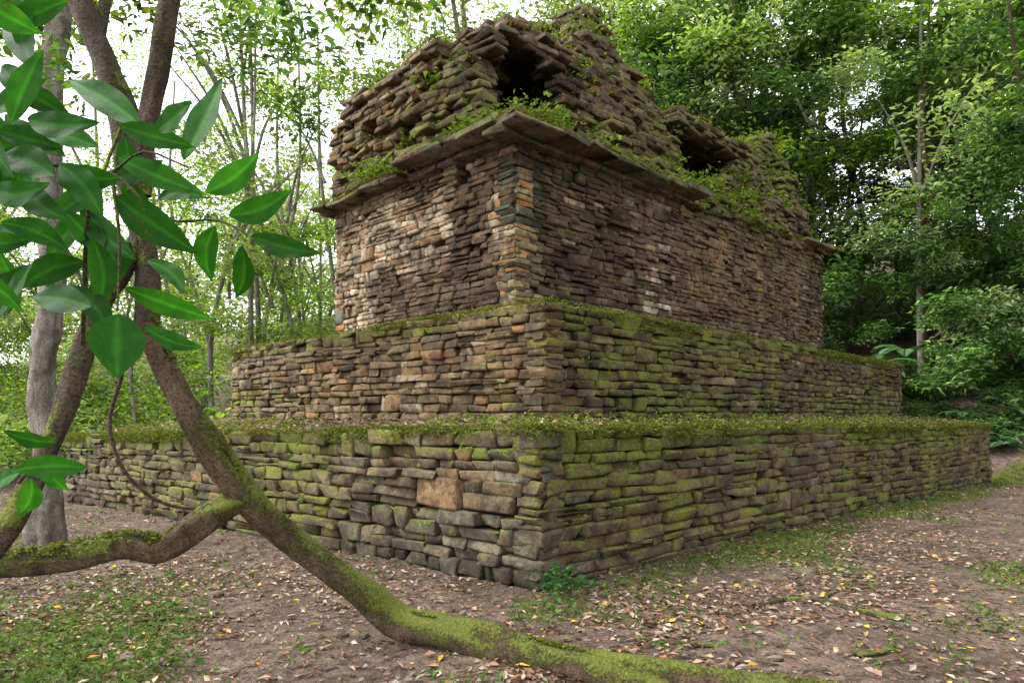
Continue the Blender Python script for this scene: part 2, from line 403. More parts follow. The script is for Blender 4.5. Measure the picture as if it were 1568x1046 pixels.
# ---- ruined vault and roof comb
ca=[-.2,0,.8,1.1,1.6,2.1,2.9,3.3,4.2,4.8,5.6,6.4,7.4,8.3,9.0,10.2,10.8,11.2,11.6]
ch=[6.9,7.2,7.5,7.85,7.85,7.35,8.6,9.25,9.2,8.3,7.8,7.6,7.4,7.7,8.15,8.2,7.3,6.2,5.6]
def Hf(a,b):
    cr=np.interp(a,ca,ch); e=5.45+.035*np.maximum(a,0)
    nz=(fbm(a*1.1,b*1.1,0,60,3)-.5)
    sr=np.interp(a,[0,1.2,3,4.5,7,8,11],[4.0,3.0,2.7,2.2,1.8,3.0,3.4])
    hr=e+.05+np.maximum(0,b+nz*.5-.08)*sr
    hl=np.where(b>1.6,99,e+np.maximum(0,a+nz*.5-.02)*4.+np.maximum(0,b-.8)*1.2)
    hl2=np.where(b>1.6,7.25+np.maximum(0,a-.3)*.9,99)
    he=e+np.maximum(0,BL_-a)*3.5
    hb=6.8+np.maximum(0,BW_-b)*1.2
    return np.minimum.reduce([cr+nz*.5,hr,hl,hl2,he,hb])
cs=.25; dz=.105
na=int(BL_/cs)+1; nb_=int(BW_/cs)+1; nz_=int((9.8-5.4)/dz)
ai=(np.arange(na)+.5)*BL_/na; bi=(np.arange(nb_)+.5)*BW_/nb_; zi=5.44+(np.arange(nz_)+.5)*dz
Ag,Bg,Zg=np.meshgrid(ai,bi,zi,indexing='ij')
led=(vn(Ag*1.3,Bg*1.3,Zg*3.2,70)-.5)*.55
sol=Zg<(Hf(Ag,Bg)+led)
dd=np.abs(Ag-Bg-.12); sm=(Ag+Bg)/2
wv=.80+.12*(vn(Zg*5,Ag,0,3)-.5)-np.maximum(0,Zg-6.6)*.5
sol&=~((dd<wv)&(sm>.2)&(sm<3.2)&(Zg>5.72)&(Zg<7.2))
sol&=~((Ag>5.1)&(Ag<7.0)&(Bg<3.4)&(Zg>5.9)&(Zg<7.2))
sol&=~((Ag>5.1)&(Ag<8.8)&(Bg>.75)&(Bg<3.4)&(Zg>5.9)&(Zg<7.2))
sol|=((Ag>4.9)&(Ag<8.8)&(Bg>.6)&(Bg<2.8)&(Zg>7.2)&(Zg<7.55))
for q0,q1,q2,q3 in ((2.2,2.7,5.9,6.3),(3.3,3.8,6.2,6.6)): sol&=~((Bg>q0)&(Bg<q1)&(Ag<.5)&(Zg>q2)&(Zg<q3))
pad=np.pad(sol,1)
nb4=pad[2:,1:-1,1:-1]&pad[:-2,1:-1,1:-1]&pad[1:-1,2:,1:-1]&pad[1:-1,:-2,1:-1]
up=pad[1:-1,1:-1,2:]
expo=sol&(~nb4|~up)
L=[];tops=[]
yaw0=math.atan2(U[1],U[0])
for i,j,k in np.argwhere(sol):
    a,b,z=Ag[i,j,k],Bg[i,j,k],Zg[i,j,k]
    jt=.04; p=AB(a+random.gauss(0,jt),b+random.gauss(0,jt))
    if expo[i,j,k]:
        if random.random()<.05: continue
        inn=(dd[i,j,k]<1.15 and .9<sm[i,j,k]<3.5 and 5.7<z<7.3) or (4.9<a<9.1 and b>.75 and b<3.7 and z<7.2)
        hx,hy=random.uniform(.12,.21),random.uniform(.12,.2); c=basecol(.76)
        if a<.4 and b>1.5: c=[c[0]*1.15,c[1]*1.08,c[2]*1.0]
        if inn: c=[q*.25 for q in c]  # shade inside the openings put into the stone colour
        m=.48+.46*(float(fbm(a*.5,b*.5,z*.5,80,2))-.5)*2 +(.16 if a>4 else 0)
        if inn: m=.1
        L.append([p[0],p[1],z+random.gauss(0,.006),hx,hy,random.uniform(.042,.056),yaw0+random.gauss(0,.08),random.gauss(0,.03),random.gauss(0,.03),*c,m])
        if not up[i,j,k] and not inn: tops.append((p[0],p[1],z+.06,a,b))
    elif i%2==0 or j%2==0:
        L.append([p[0],p[1],z,.16,.16,.06,yaw0,0,0,.03,.025,.02,.0])
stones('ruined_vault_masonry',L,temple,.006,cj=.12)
print('vault stones',len(L))
# ---------------------------------------------------------------- leaves (diamond) builder
def diam(pos,d,up,ln,wd,fold=.25):
    d=d/np.linalg.norm(d,axis=1,keepdims=True); s=np.cross(d,up); s/=np.maximum(np.linalg.norm(s,axis=1,keepdims=True),1e-6); nn=np.cross(s,d)
    ln=ln[:,None];wd=wd[:,None]
    a=pos; tip=pos+d*ln-nn*ln*.12; m=pos+d*ln*.45
    l=m+s*wd/2+nn*wd*fold; r=m-s*wd/2+nn*wd*fold
    V=np.stack([a,l,tip,r],1).reshape(-1,3); n=len(pos); b=np.arange(n)[:,None]*4
    F=np.concatenate([b+np.array([0,2,1]),b+np.array([0,3,2])])
    return V,F
def rdir(n,zmin=-1,zmax=1):
    z=rng.uniform(zmin,zmax,n); a=rng.uniform(0,2*np.pi,n); r=np.sqrt(1-np.clip(z*z,0,1)); return np.stack([r*np.cos(a),r*np.sin(a),z],1)
def upv(n,j=.4): 
    u=np.tile([0,0,1.],(n,1))+rng.normal(0,j,(n,3)); return u
def pal(n,P,k=(.7,1.3)):
    P=np.array(P); return P[rng.integers(0,len(P),n)]*rng.uniform(*k,(n,1))
GREEN=[(.045,.085,.02),(.06,.11,.025),(.08,.13,.03),(.035,.065,.02)]
BRIGHT=[(.12,.19,.025),(.16,.23,.03),(.09,.15,.02),(.2,.24,.04)]
MOSSY=[(.10,.125,.02),(.14,.165,.025),(.06,.08,.015),(.18,.2,.03),(.09,.075,.03)]
def fringe(P0,P1,z0,z1,out,N,name,ln=(.02,.07),drop=.05):
    P0=np.array(P0);P1=np.array(P1); u=rng.random(N); q=fbm(u*np.linalg.norm(P1-P0)*1.3,0,0,5,2); keep=rng.random(N)<np.clip((q-.3)*3,.12,1); u=u[keep]; q=q[keep]; n=len(u)
    t=(P1-P0)/np.linalg.norm(P1-P0); o=np.array([-t[1],t[0]]); o=o if np.dot(o,out)>0 else -o
    off=rng.uniform(-.25,.05,n); xy=P0+(P1-P0)*u[:,None]+o*off[:,None]
    dz_=rng.uniform(-drop,.03,n); over=off>.0; dz_[over]-=rng.uniform(0,.14,over.sum())*np.clip((q[over]-.4)*5,0,1)
    pos=np.column_stack([xy,z0*(1-u)+z1*u+dz_])
    d=rdir(n,-.5,.8); d[:,:2]+=o*.5
    V,F=diam(pos,d,upv(n),rng.uniform(*ln,n),rng.uniform(.008,.024,n))
    return mk(name,V,F,np.repeat(pal(n,MOSSY),4,0),M_blade,temple,False)
fringe(L0,LR,1.46,1.27,(1,-1),52000,'moss_fringe_lower_right')
fringe(L0,LL,1.46,1.10,(-1,-1),42000,'moss_fringe_lower_left')
fringe(M0,MR,2.88,2.88,(1,-1),34000,'moss_fringe_middle_right')
fringe(M0,ML,2.88,2.88,(-1,-1),20000,'moss_fringe_middle_left')
fringe(AB(-.3,-.25),AB(4.5,-.25),5.5,5.65,(1,-1),12000,'moss_fringe_eave_right',(.03,.1))
fringe(AB(4.3,.0),AB(9.8,.0),5.55,5.75,(1,-1),16000,'moss_fringe_broken_eave',(.04,.13))
fringe(AB(-.25,-.3),AB(-.25,4.8),5.5,5.42,(-1,-1),11000,'moss_fringe_eave_left')
def weeds(name,P,per,size,parent,cols=BRIGHT,spread=.12,mat=None):
    P=np.array(P); P=np.repeat(P,per,0); n=len(P); P=P+rng.normal(0,1,(n,3))*np.array([spread,spread,spread*.45])+np.array([0,0,spread*.4])
    V,F=diam(P,rdir(n,-.3,.8),upv(n,.6),rng.uniform(*size,n),rng.uniform(size[0]*.45,size[1]*.55,n))
    return mk(name,V,F,np.repeat(pal(n,cols),4,0),mat or M_blade,parent,False)
T=np.array(tops); q=fbm(T[:,0]*.9,T[:,1]*.9,T[:,2]*.9,91,3)+.06*(T[:,3]>4)
sel=T[(q>.47)&(rng.random(len(T))<.7)][:,:3]
weeds('roof_weeds',sel,44,(.04,.12),temple,BRIGHT[:3]+MOSSY+GREEN[:2],.15)
sel=T[(q<=.47)&(rng.random(len(T))<.6)][:,:3]
weeds('roof_moss_tufts',sel,22,(.03,.07),temple,MOSSY,.11)
sh=[]
for (a,b,z) in ((1.7,1.7,7.9),(2.2,2.0,7.6),(2.0,2.4,7.8),(2.3,1.5,7.4),(2.2,1.8,7.9),(4.3,.9,6.4),(4.6,.7,6.1),(4.9,.9,6.4),(7.6,.6,6.6),(10.4,1,8.3),(5.0,1.6,8.2),(.5,3.6,7.4),(.5,4.2,7.3),(8.2,.4,6.3),(9.2,.4,6.4),(5.4,.2,5.9),(7.2,.3,6.1),(.2,1.9,6.6)): 
    p=AB(a,b); sh.append((p[0],p[1],z))
weeds('roof_shrubs',sh,260,(.07,.17),temple,BRIGHT,.22)
ex=[AB(-.15,b)[0:2].tolist()+[5.55] for b in (.5,.75,1.0,2.9,3.1,3.3,3.6)]+[AB(a,-.1).tolist()+[5.65] for a in (.4,.6,.9,1.8,3.9,4.1,5,5.3,6.0,6.8,7.1,8.2)]
weeds('eave_weeds',ex,80,(.05,.13),temple,BRIGHT,.14)
pts=[]
for _ in range(300):
    u=random.random(); v=random.random()*.8
    if random.random()<.5: o=L0*(1-u)+LL*u; i=M0*(1-u)+ML*u; zo=1.44-.36*u
    else: o=L0*(1-u)+LR*u; i=M0*(1-u)+MR*u; zo=1.44-.19*u
    p=o*(1-v)+i*v; 
    if float(fbm(p[0]*.8,p[1]*.8,0,17,2))>.45: pts.append((p[0],p[1],zo*(1-v)+1.47*v+.0))
weeds('terrace_weeds',pts,30,(.03,.08),temple,BRIGHT+MOSSY,.09)
wp=[]
for P0,P1,z0,z1 in ((L0,LR,.3,1.4),(L0,LL,.3,1.4),(M0,MR,1.6,2.8)):
    for _ in range(40):
        u=random.random(); p=P0*(1-u)+P1*u; wp.append((p[0],p[1]-.03,random.uniform(z0,z1)-.2*u))
weeds('wall_plants',wp,9,(.03,.07),temple,BRIGHT[:3],.035)
LIT=[(.22,.13,.075),(.30,.20,.13),(.13,.075,.045),(.26,.21,.175),(.09,.05,.035),(.36,.29,.22),(.17,.085,.045),(.12,.08,.06)]
u=rng.random(2600)[:,None]; v=rng.random(2600)[:,None]*.9; sd=rng.random(2600)[:,None]<.6
o_=np.where(sd,L0*(1-u)+LL*u,L0*(1-u)+LR*u); i_=np.where(sd,M0*(1-u)+ML*u,M0*(1-u)+MR*u); p_=o_*(1-v)+i_*v
z_=(np.where(sd,1.46-.36*u,1.46-.19*u)*(1-v)+1.48*v+.03)[:,0]
V,F=diam(np.column_stack([p_,z_]),rdir(2600,-.1,.5),upv(2600,.5),rng.uniform(.04,.1,2600),rng.uniform(.02,.05,2600),.15)
mk('terrace_fallen_leaves',V,F,np.repeat(pal(2600,LIT),4,0),M_litter,temple,False)
# ---------------------------------------------------------------- ground litter, grass
def inside(x,y):
    d1=(x-L0[0])*.675-(y-L0[1])*.738; d2=-(x-L0[0])*.647-(y-L0[1])*.762
    return (d1<0.02)&(d2<0.02)
def near_pts(N,ymin=2.6,ymax=22):
    y=ymin+(ymax-ymin)*rng.random(N)**2.; x=rng.uniform(-1,1,N)*(y*.95+1); k=~inside(x,y); return x[k],y[k]
x,y=near_pts(100000,2.6,24); n=len(x)
k=rng.random(n)<np.clip((fbm(x*.9,y*.9,0,19,3)-.38)*3.,.16,1); x=x[k];y=y[k];n=len(x)
d=rdir(n,-.1,.4)
col=pal(n,LIT); r=rng.random(n); col[r<.016]=(.55,.38,.04); col[(r>.022)&(r<.03)]=(.40,.15,.03); col[(r>.035)&(r<.055)]=(.12,.16,.04)
V,F=diam(np.column_stack([x,y,gz(x,y)+rng.uniform(.004,.018,n)]),d,upv(n,.45),rng.uniform(.025,.095,n),rng.uniform(.015,.045,n),.15)
mk('leaf_litter',V,F,np.repeat(col,4,0),M_litter,None,False)
x,y=near_pts(210000,2.6,24); g=grassf(x,y); k=rng.random(len(x))<np.clip((g-.22)*1.4,0,.8); x=x[k];y=y[k];n=len(x)
V,F=diam(np.column_stack([x,y,gz(x,y)]),rdir(n,.0,.9),upv(n),rng.uniform(.02,.065,n)*(1+.04*y),rng.uniform(.006,.02,n)*(1+.06*y))
mk('grass',V,F,np.repeat(pal(n,[(.07,.11,.02),(.10,.15,.03),(.05,.08,.02),(.13,.15,.05)]),4,0),M_blade,None,False)
x,y=near_pts(2200,3.0,13); g=grassf(x,y); k=rng.random(len(x))<g*.9+.06; P=np.column_stack([x,y,gz(x,y)+.03])[k]
weeds('ground_seedlings',P,7,(.03,.08),None,[(.06,.12,.03),(.09,.15,.03)],.045)
P=[(.4,5.72,.12),(.5,5.75,.06),(.35,5.8,.04),(.65,5.9,.05),(.38,5.7,.2)]
weeds('seedling_at_wall_corner',P,22,(.05,.11),None,[(.03,.08,.02),(.05,.12,.03)],.07)
# ---------------------------------------------------------------- tubes
def tube(pts,rad,seg=16,res=.05,lump=.12,seed=0,flare=None):
    P=np.array(pts,float); Rr=np.array(rad,float)
    Q=[];RR=[]
    Pe=np.vstack([2*P[0]-P[1],P,2*P[-1]-P[-2]])
    for i in range(len(P)-1):
        p0,p1,p2,p3=Pe[i:i+4]; m=max(2,int(np.linalg.norm(p2-p1)/res))
        for k in range(m):
            t=k/m; Q.append(.5*((2*p1)+(-p0+p2)*t+(2*p0-5*p1+4*p2-p3)*t*t+(-p0+3*p1-3*p2+p3)*t**3)); RR.append(Rr[i]*(1-t)+Rr[i+1]*t)
    Q.append(P[-1]);RR.append(Rr[-1]); Q=np.array(Q);RR=np.array(RR)
    T=np.gradient(Q,axis=0); T/=np.linalg.norm(T,axis=1,keepdims=True)
    ref=np.array([.13,.97,.2]); A=np.cross(T,ref); A/=np.linalg.norm(A,axis=1,keepdims=True); Bb=np.cross(T,A)
    th=np.linspace(0,2*np.pi,seg,endpoint=False)
    ln=np.arange(len(Q))*res
    rr=RR[:,None]*(1+lump*2*(fbm(np.cos(th)[None]*1.2+ln[:,None]*2.,np.sin(th)[None]*1.2,ln[:,None]*1.2+seed,seed,3)-.5)*2)
    if flare is not None:
        w=np.exp(-ln/flare[1])[:,None]; rr=rr*(1+w*flare[0]*(.5+.5*np.cos(th*5+1))[None])
    V=Q[:,None]+rr[...,None]*(np.cos(th)[None,:,None]*A[:,None]+np.sin(th)[None,:,None]*Bb[:,None])
    m=len(Q); id=np.arange(m*seg).reshape(m,seg); nx=np.roll(id,-1,1)
    F=np.stack([id[:-1],nx[:-1],nx[1:],id[1:]],-1).reshape(-1,4)
    return V.reshape(-1,3),F
def tubes(name,items,mat,parent=None,**k):
    Vs=[];Fs=[];o=0
    for i,(p,r) in enumerate(items):
        v,f=tube(p,r,seed=i+3,**k); Vs.append(v);Fs.append(f+o);o+=len(v)
    return mk(name,np.vstack(Vs),np.vstack(Fs),None,mat,parent)
tree=empty('leaning_mossy_tree')
VP=[(1.8,3.5,.05),(1.2,3.6,.09),(.80,3.72,.085),(.449,3.9,.09),(.066,4.15,.10),(-.367,4.4,.11),(-.749,4.6,.11),(-1.057,4.55,.357),(-1.459,4.4,.726),(-1.727,4.2,1.10),(-1.922,4.0,1.52),(-2.049,3.9,1.871),(-2.11,3.8,2.128)]
VB=[(-1.70,4.22,1.04),(-1.889,4.1,.928),(-2.12,4.0,.766),(-2.30,3.9,.806),(-2.58,3.8,.751),(-2.88,3.7,.726),(-3.23,3.6,.70),(-3.8,3.4,.3),(-4.1,3.3,-.1)]
tubes('leaning_trunk',[(VP,[.09,.095,.10,.105,.11,.11,.11,.10,.095,.09,.08,.07,.065]),
 (VB,[.075,.08,.075,.065,.062,.06,.06,.06,.07])],M_vine,tree,seg=24,res=.03,lump=.3)
mp=[]
for PP,k in ((VP,2800),(VB,700)):
    PP=np.array(PP)
    for _ in range(k):
        i=random.randrange(len(PP)-1); t=random.random(); c=PP[i]*(1-t)+PP[i+1]*t; a=random.gauss(0,.8); r=.085
        if float(fbm(c[0]*3,c[1]*3,c[2]*3,5,2))>.42: mp.append(c+np.array([math.sin(a)*r*.6,math.sin(a)*-r*.6,math.cos(a)*r]))
weeds('trunk_moss',mp,7,(.012,.03),tree,MOSSY,.012)
tubes('upper_trunks',[([(-2.11,3.8,2.10),(-2.11,3.8,2.468),(-2.185,3.8,2.845),(-2.22,3.8,3.22),(-2.355,3.8,3.64),(-2.525,3.8,4.05),(-2.73,3.8,4.54),(-3.0,3.9,5.6)],[.065,.065,.07,.075,.07,.065,.06,.05]),
 ([(-2.147,3.8,2.85),(-2.12,3.8,3.22),(-2.034,3.8,3.6),(-1.97,3.8,3.98),(-1.883,3.85,4.43),(-1.6,4.1,5.2)],[.05,.052,.05,.048,.04,.03]),
 ([(-3.1,3.3,-.05),(-3.02,3.32,.3),(-2.85,3.4,.69),(-2.647,3.4,.942),(-2.568,3.5,1.2),(-2.464,3.55,1.494),(-2.41,3.6,1.743),(-2.33,3.7,2.15),(-2.23,3.75,2.38),(-2.147,3.8,2.6)],[.09,.08,.068,.062,.06,.056,.054,.05,.05,.05]),
 ([(-2.4,3.8,3.75),(-2.45,4.2,4.6),(-2.3,5.0,5.3)],[.035,.03,.02])],M_bark,tree,seg=18,res=.04,lump=.26)
tubes('hanging_vine',[([(-2.13,3.8,2.12),(-2.25,3.85,1.95),(-2.32,3.9,1.794),(-2.416,3.95,1.52),(-2.36,4.0,1.243),(-2.215,4.1,1.05),(-1.995,4.15,.99),(-1.768,4.2,1.016)],[.012]*8),
 ([(-2.2,3.75,3.3),(-2.3,3.6,2.7),(-2.33,3.6,2.2)],[.008]*3)],M_bark,tree,seg=8,res=.05)
tr2=empty('pale_forest_tree')
v,f=tube([(-5.71,8,-.4),(-5.66,8,.6),(-5.66,8,1.04),(-5.71,8,2.16),(-5.59,8,3.27),(-5.63,8,4.62),(-5.59,8,5.8),(-5.51,8,6.6),(-5.67,8,8.2),(-5.3,8.3,11)],[.17,.155,.145,.14,.14,.14,.135,.13,.12,.1],28,.08,.16,5,(1.3,.45))
mk('trunk',v,f,None,M_pale,tr2)
def gl(pts,dz=.01): return [(x,y,float(gz(x,y))+dz) for x,y in pts]
tubes('exposed_roots',[(gl([(3.0,5.0),(2.75,5.15),(2.6,5.4),(2.3,5.5),(1.95,5.3)]),[.03,.028,.025,.02,.008]),
 (gl([(2.6,5.4),(2.75,5.7),(3.2,5.9)]),[.025,.018,.008]),
 (gl([(.85,4.6),(1.1,4.5),(1.35,4.4)]),[.018,.02,.01]),(gl([(3.2,6.4),(3.5,6.3),(4.0,6.5)]),[.01,.014,.006]),
 (gl([(2.2,4.2),(2.5,4.35),(2.7,4.7)]),[.014,.016,.01]),(gl([(-3.0,5.2),(-2.5,5.3),(-2.2,5.2)]),[.01,.014,.006])],M_bark,None,seg=10,res=.04,lump=.2)
L=[]
for x,y,s in ((2.55,6.35,.17),(2.95,6.65,.13),(-2.7,6.0,.08),(-1.1,4.75,.07),(-2.6,4.45,.06),(1.6,6.5,.06)):
    L.append([x,y,float(gz(x,y))-.005,s,s*.7,.025,random.random()*3,0,0,.16,.13,.11,.2])
for _ in range(160):
    y=3+random.random()**1.5*9; x=random.uniform(-.9,.9)*y
    if inside(x,y): continue
    s=random.uniform(.012,.035); L.append([x,y,float(gz(x,y))+s*.2,s,s*.8,s*.5,random.random()*3,0,0,.15,.12,.1,.15])
stones('ground_stones',L,None,.003)
st_=[]
for _ in range(110):
    y=3+random.random()**1.5*7; x=random.uniform(-.9,.9)*y
    if inside(x,y): continue
    a=random.random()*6.28; l=random.uniform(.08,.4); st_.append((gl([(x,y),(x+math.cos(a)*l*.5,y+math.sin(a)*l*.5),(x+math.cos(a+.3)*l,y+math.sin(a+.3)*l)],.012),[.004,.005,.002]))
tubes('fallen_twigs',st_,M_bark,None,seg=6,res=.08,lump=.1)
# ---------------------------------------------------------------- foreground leafy branch
def bigleaf(L_):
    Vs=[];Fs=[];Cs=[];o=0
    for (x0,y0,z0,x1,y1,z1,w,roll) in L_:
        a=np.array([x0,y0,z0]);b=np.array([x1,y1,z1]); d=b-a; ln=np.linalg.norm(d); d/=ln
        vw=np.array([0.2,-1,.1]); s=np.cross(d,vw); s/=np.linalg.norm(s); nn=np.cross(s,d)
        s=s*math.cos(roll)+nn*math.sin(roll); nn=np.cross(s,d)
        side=np.cross(d,nn)*random.uniform(-.12,.12)
        nu,nv=21,9; t=np.linspace(0,1,nu); ww=w/2*np.sin(np.pi*t**.9)**.85*(1-.3*t**5)
        cb=random.uniform(.03,.16); c0=random.uniform(.6,1.3)
        for i in range(nu):
            for j in range(nv):
                q=(j/(nv-1)-.5)*2
                wob=.002*math.sin(t[i]*15+j*.5)*abs(q)
                p=a+d*ln*t[i]+s*q*ww[i]+nn*(abs(q)*ww[i]*.22+wob)-nn*ln*cb*(t[i]**2)+side*ln*math.sin(math.pi*t[i])
                Vs.append(p); mid=1 if j==nv//2 else 0
                g=np.array([.022,.095,.011])*c0*(1.0 if not mid else 1.8); Cs.append(g)
        id=np.arange(nu*nv).reshape(nu,nv)+o; Fs.append(np.stack([id[:-1,:-1],id[:-1,1:],id[1:,1:],id[1:,:-1]],-1).reshape(-1,4)); o+=nu*nv
    return np.array(Vs),np.vstack(Fs),np.array(Cs)
br=empty('leafy_branch'); 
LV=[(-.728,.561,-.895,.671,.062),(-.65,.497,-.579,.664,.075),(-.605,.432,-.502,.510,.05),(-.56,.387,-.444,.439,.056),(-.515,.348,-.386,.316,.045),
(-.586,.368,-.599,.252,.05),(-.534,.329,-.553,.219,.048),(-.786,.426,-.637,.316,.068),(-.702,.555,-.644,.619,.05),(-.78,.503,-.611,.439,.055),
(-.753,.335,-.792,.245,.05),(-.882,.503,-1.01,.606,.06),(-.818,.522,-.947,.568,.05),(-.895,.49,-.818,.387,.055),(-.779,.194,-.779,.07,.095),
(-.766,.245,-.592,.18,.052),(-.805,.323,-.882,.361,.055),(-.902,.464,-1.03,.516,.06),(-.844,.297,-.973,.245,.06),(-.831,.206,-.96,.232,.055),
(-.728,.168,-.611,.129,.04),(-1.01,.682,-.953,.63,.05),(-1.01,.374,-.876,.323,.055),(-.86,.39,-.93,.30,.05),(-.80,.46,-.70,.50,.05),
(-.93,.56,-1.02,.45,.055),(-.75,.45,-.72,.35,.05),(-.84,.40,-.75,.31,.055),(-.98,.50,-.93,.38,.06),(-.72,.30,-.65,.24,.045),(-.70,.42,-.62,.43,.04),
(-.95,.68,-1.03,.80,.06),(-.99,.57,-.93,.72,.05),(-.88,.25,-.80,.15,.05),(-.96,.29,-1.02,.18,.05),
(-.90,-.06,-1.01,-.04,.035),(-.84,-.11,-1.0,-.12,.045),(-.95,-.13,-.98,-.21,.045),(-.97,-.12,-1.05,-.16,.04),(-.93,-.1,-.88,-.16,.035)]
for _ in range(40):
    x0=random.uniform(-1.12,-.76); z0=random.uniform(.2,.62) if _<28 else random.uniform(.6,.85); a=random.uniform(-2.6,.7); l=random.uniform(.10,.16)
    if z0>.6: x0-=.12
    LV.append((x0,z0,x0+math.cos(a)*l,z0+math.sin(a)*l,random.uniform(.04,.056)))
LL_=[]
for (x0,z0,x1,z1,w) in LV:
    yb=1.3+random.uniform(-.1,.22); k=yb/1.3; y1=yb+random.uniform(-.07,.07); k1=y1/1.3
    LL_.append((x0*k,yb,1.6+z0*k,x1*k1,y1,1.6+z1*k1,w*1.05,random.uniform(-.45,.45)))
v,f,c=bigleaf(LL_)
def bigleaf_mat():
    t=NT('glossy_leaf'); co=t.n('ShaderNodeTexCoord').outputs['Object']
    at=t.n('ShaderNodeAttribute'); at.attribute_name='Col'
    a=t.noise(co,22,4,.6); b=t.noise(co,90,3,.6)
    c=t.mix(t.mr(a,.35,.65),t.mix(1.,at.outputs['Color'],(.6,.65,.7),'MULTIPLY'),at.outputs['Color'])
    c=t.mix(t.math('MULTIPLY',t.mr(b,.66,.72),.7),c,(.10,.07,.02))
    p=t.prin(c,.5,t.bump(b,.25,.004),.08)
    tr=t.n('ShaderNodeBsdfTranslucent'); t.l(t.mix(1.,c,(1.5,1.6,.6),'MULTIPLY'),tr.inputs['Color'])
    mx=t.n('ShaderNodeMixShader'); mx.inputs[0].default_value=.45; t.l(p,mx.inputs[1]); t.l(tr.outputs[0],mx.inputs[2])
    return t.fin(mx.outputs[0])
mk('leaves',v,f,c,bigleaf_mat(),br)
tw=[([(-.98,1.5,1.75),(-.90,1.4,2.05),(-.84,1.38,2.1),(-.72,1.36,2.0),(-.6,1.34,1.99),(-.515,1.3,1.945)],[.005,.004,.004,.003,.0025,.002]),
 ([(-.84,1.38,2.1),(-.75,1.34,2.13),(-.65,1.32,2.09)],[.003,.0025,.002]),([(-.84,1.38,2.1),(-.80,1.34,1.95),(-.78,1.3,1.8)],[.004,.003,.002]),
 ([(-1.2,1.5,2.2),(-.95,1.4,2.12),(-.84,1.38,2.1)],[.005,.005,.004]),([(-1.05,1.4,1.45),(-.95,1.3,1.48),(-.85,1.3,1.49)],[.004,.003,.002])]
M_twig=bark_mat('green_twig',(.05,.06,.02),(.10,.10,.04),-.9)
tubes('twigs',tw,M_twig,br,seg=8,res=.03,lump=.05)
# ---------------------------------------------------------------- foliage clumps
def clump(name,nl,size,cols,mat,nt=14,rad=1.):
    tc=rdir(nt,-.5,1)*rng.uniform(.35,1,(nt,1))*np.array([1,1,.65])*rad
    ti_=rng.integers(0,nt,nl); pos=tc[ti_]+rng.normal(0,.2*rad,(nl,3))*np.array([1,1,.55])
    d=rdir(nl,-.7,.4); d+=pos/np.maximum(np.linalg.norm(pos,axis=1,keepdims=True),.01)*.6
    V,F=diam(pos,d,upv(nl,.5),rng.uniform(*size,nl),rng.uniform(size[0]*.4,size[1]*.5,nl))
    return mk(name,V,F,np.repeat(pal(nl,cols,(.6,1.4)),4,0),mat,None,False,link=False)
CD=[clump('clump_dark%d'%i,430,(.13,.27),GREEN,M_dark) for i in range(4)]
CLt=[clump('clump_light%d'%i,300,(.09,.19),BRIGHT+GREEN,M_light,18) for i in range(4)]
CM=[clump('clump_mid%d'%i,400,(.12,.24),GREEN+BRIGHT[:2],M_light) for i in range(3)]
CH=[clump('clump_haze%d'%i,300,(.10,.21),[(.10,.13,.06),(.13,.16,.07),(.08,.11,.05)],M_haze,18) for i in range(3)]  # greyed leaf palette, haze painted into the colour
CS=[clump('clump_sprig%d'%i,190,(.16,.3),GREEN+BRIGHT[:1],M_dark) for i in range(2)]
def inst(me,loc,sc,parent,name='foliage',flat=1.):
    o=bpy.data.objects.new(name,me); S.collection.objects.link(o); o.parent=parent; o.location=loc
    o.rotation_euler=(random.uniform(-.3,.3),random.uniform(-.3,.3),random.uniform(0,6.28)); o.scale=(sc,sc,sc*flat); return o
for p,s in (((-2.2,5.9,5.15),.55),((-1.9,6.1,4.9),.45),((-2.5,5.7,4.7),.4),((-2.1,6.3,4.4),.35),((-2.0,5.5,5.4),.4),((-3.3,5.5,5.3),.5),((-2.9,4.6,5.0),.4),((-3.7,5,5.2),.5),((-3.9,6,4.7),.4)):
    inst(CS[random.randint(0,1)],p,s,tree,'crown_foliage')
for _ in range(14): inst(random.choice(CM),(-5.7+random.gauss(0,1.5),9+random.gauss(0,1),8.6+random.gauss(0,1)),random.uniform(.7,1.1),tr2,'crown_foliage')
forest=empty('background_forest')
trunks_p=[];trunks_d=[]
def G_(x,y): return float(gz(x,y,False))
def tree_at(x,y,h,cl,n,spread,dark,sc=(.9,1.5),low=.45,tr=1.):
    g=G_(x,y); tx=random.gauss(0,1.2); bx=random.gauss(0,.5)
    TT=trunks_d if dark else trunks_p
    TT.append(([(x,y,g-.3),(x+tx*.2+bx,y,g+h*.3),(x+tx*.6-bx*.5,y+.2,g+h*.65),(x+tx,y,g+h)],[.0105*h*tr,.009*h*tr,.007*h*tr,.002*h]))
    for q in range(3):
        z0=random.uniform(.3,.65); a=random.uniform(0,6.28); TT.append(([(x+tx*z0*.8,y,g+h*z0),(x+tx*z0+math.cos(a)*h*.07,y+math.sin(a)*h*.07,g+h*(z0+.13)),(x+tx*z0+math.cos(a)*h*.17,y+math.sin(a)*h*.15,g+h*(z0+.22))],[.004*h,.003*h,.001*h]))
    for i in range(n):
        zz=random.uniform(low,1.03); r=spread*(1.15-abs(zz-.72)*1.3)*math.sqrt(random.random()); a=random.uniform(0,6.28)
        inst(random.choice(cl),(x+tx*zz+r*math.cos(a),y+r*math.sin(a),g+zz*h),random.uniform(*sc),forest,flat=.75)
random.seed(11)
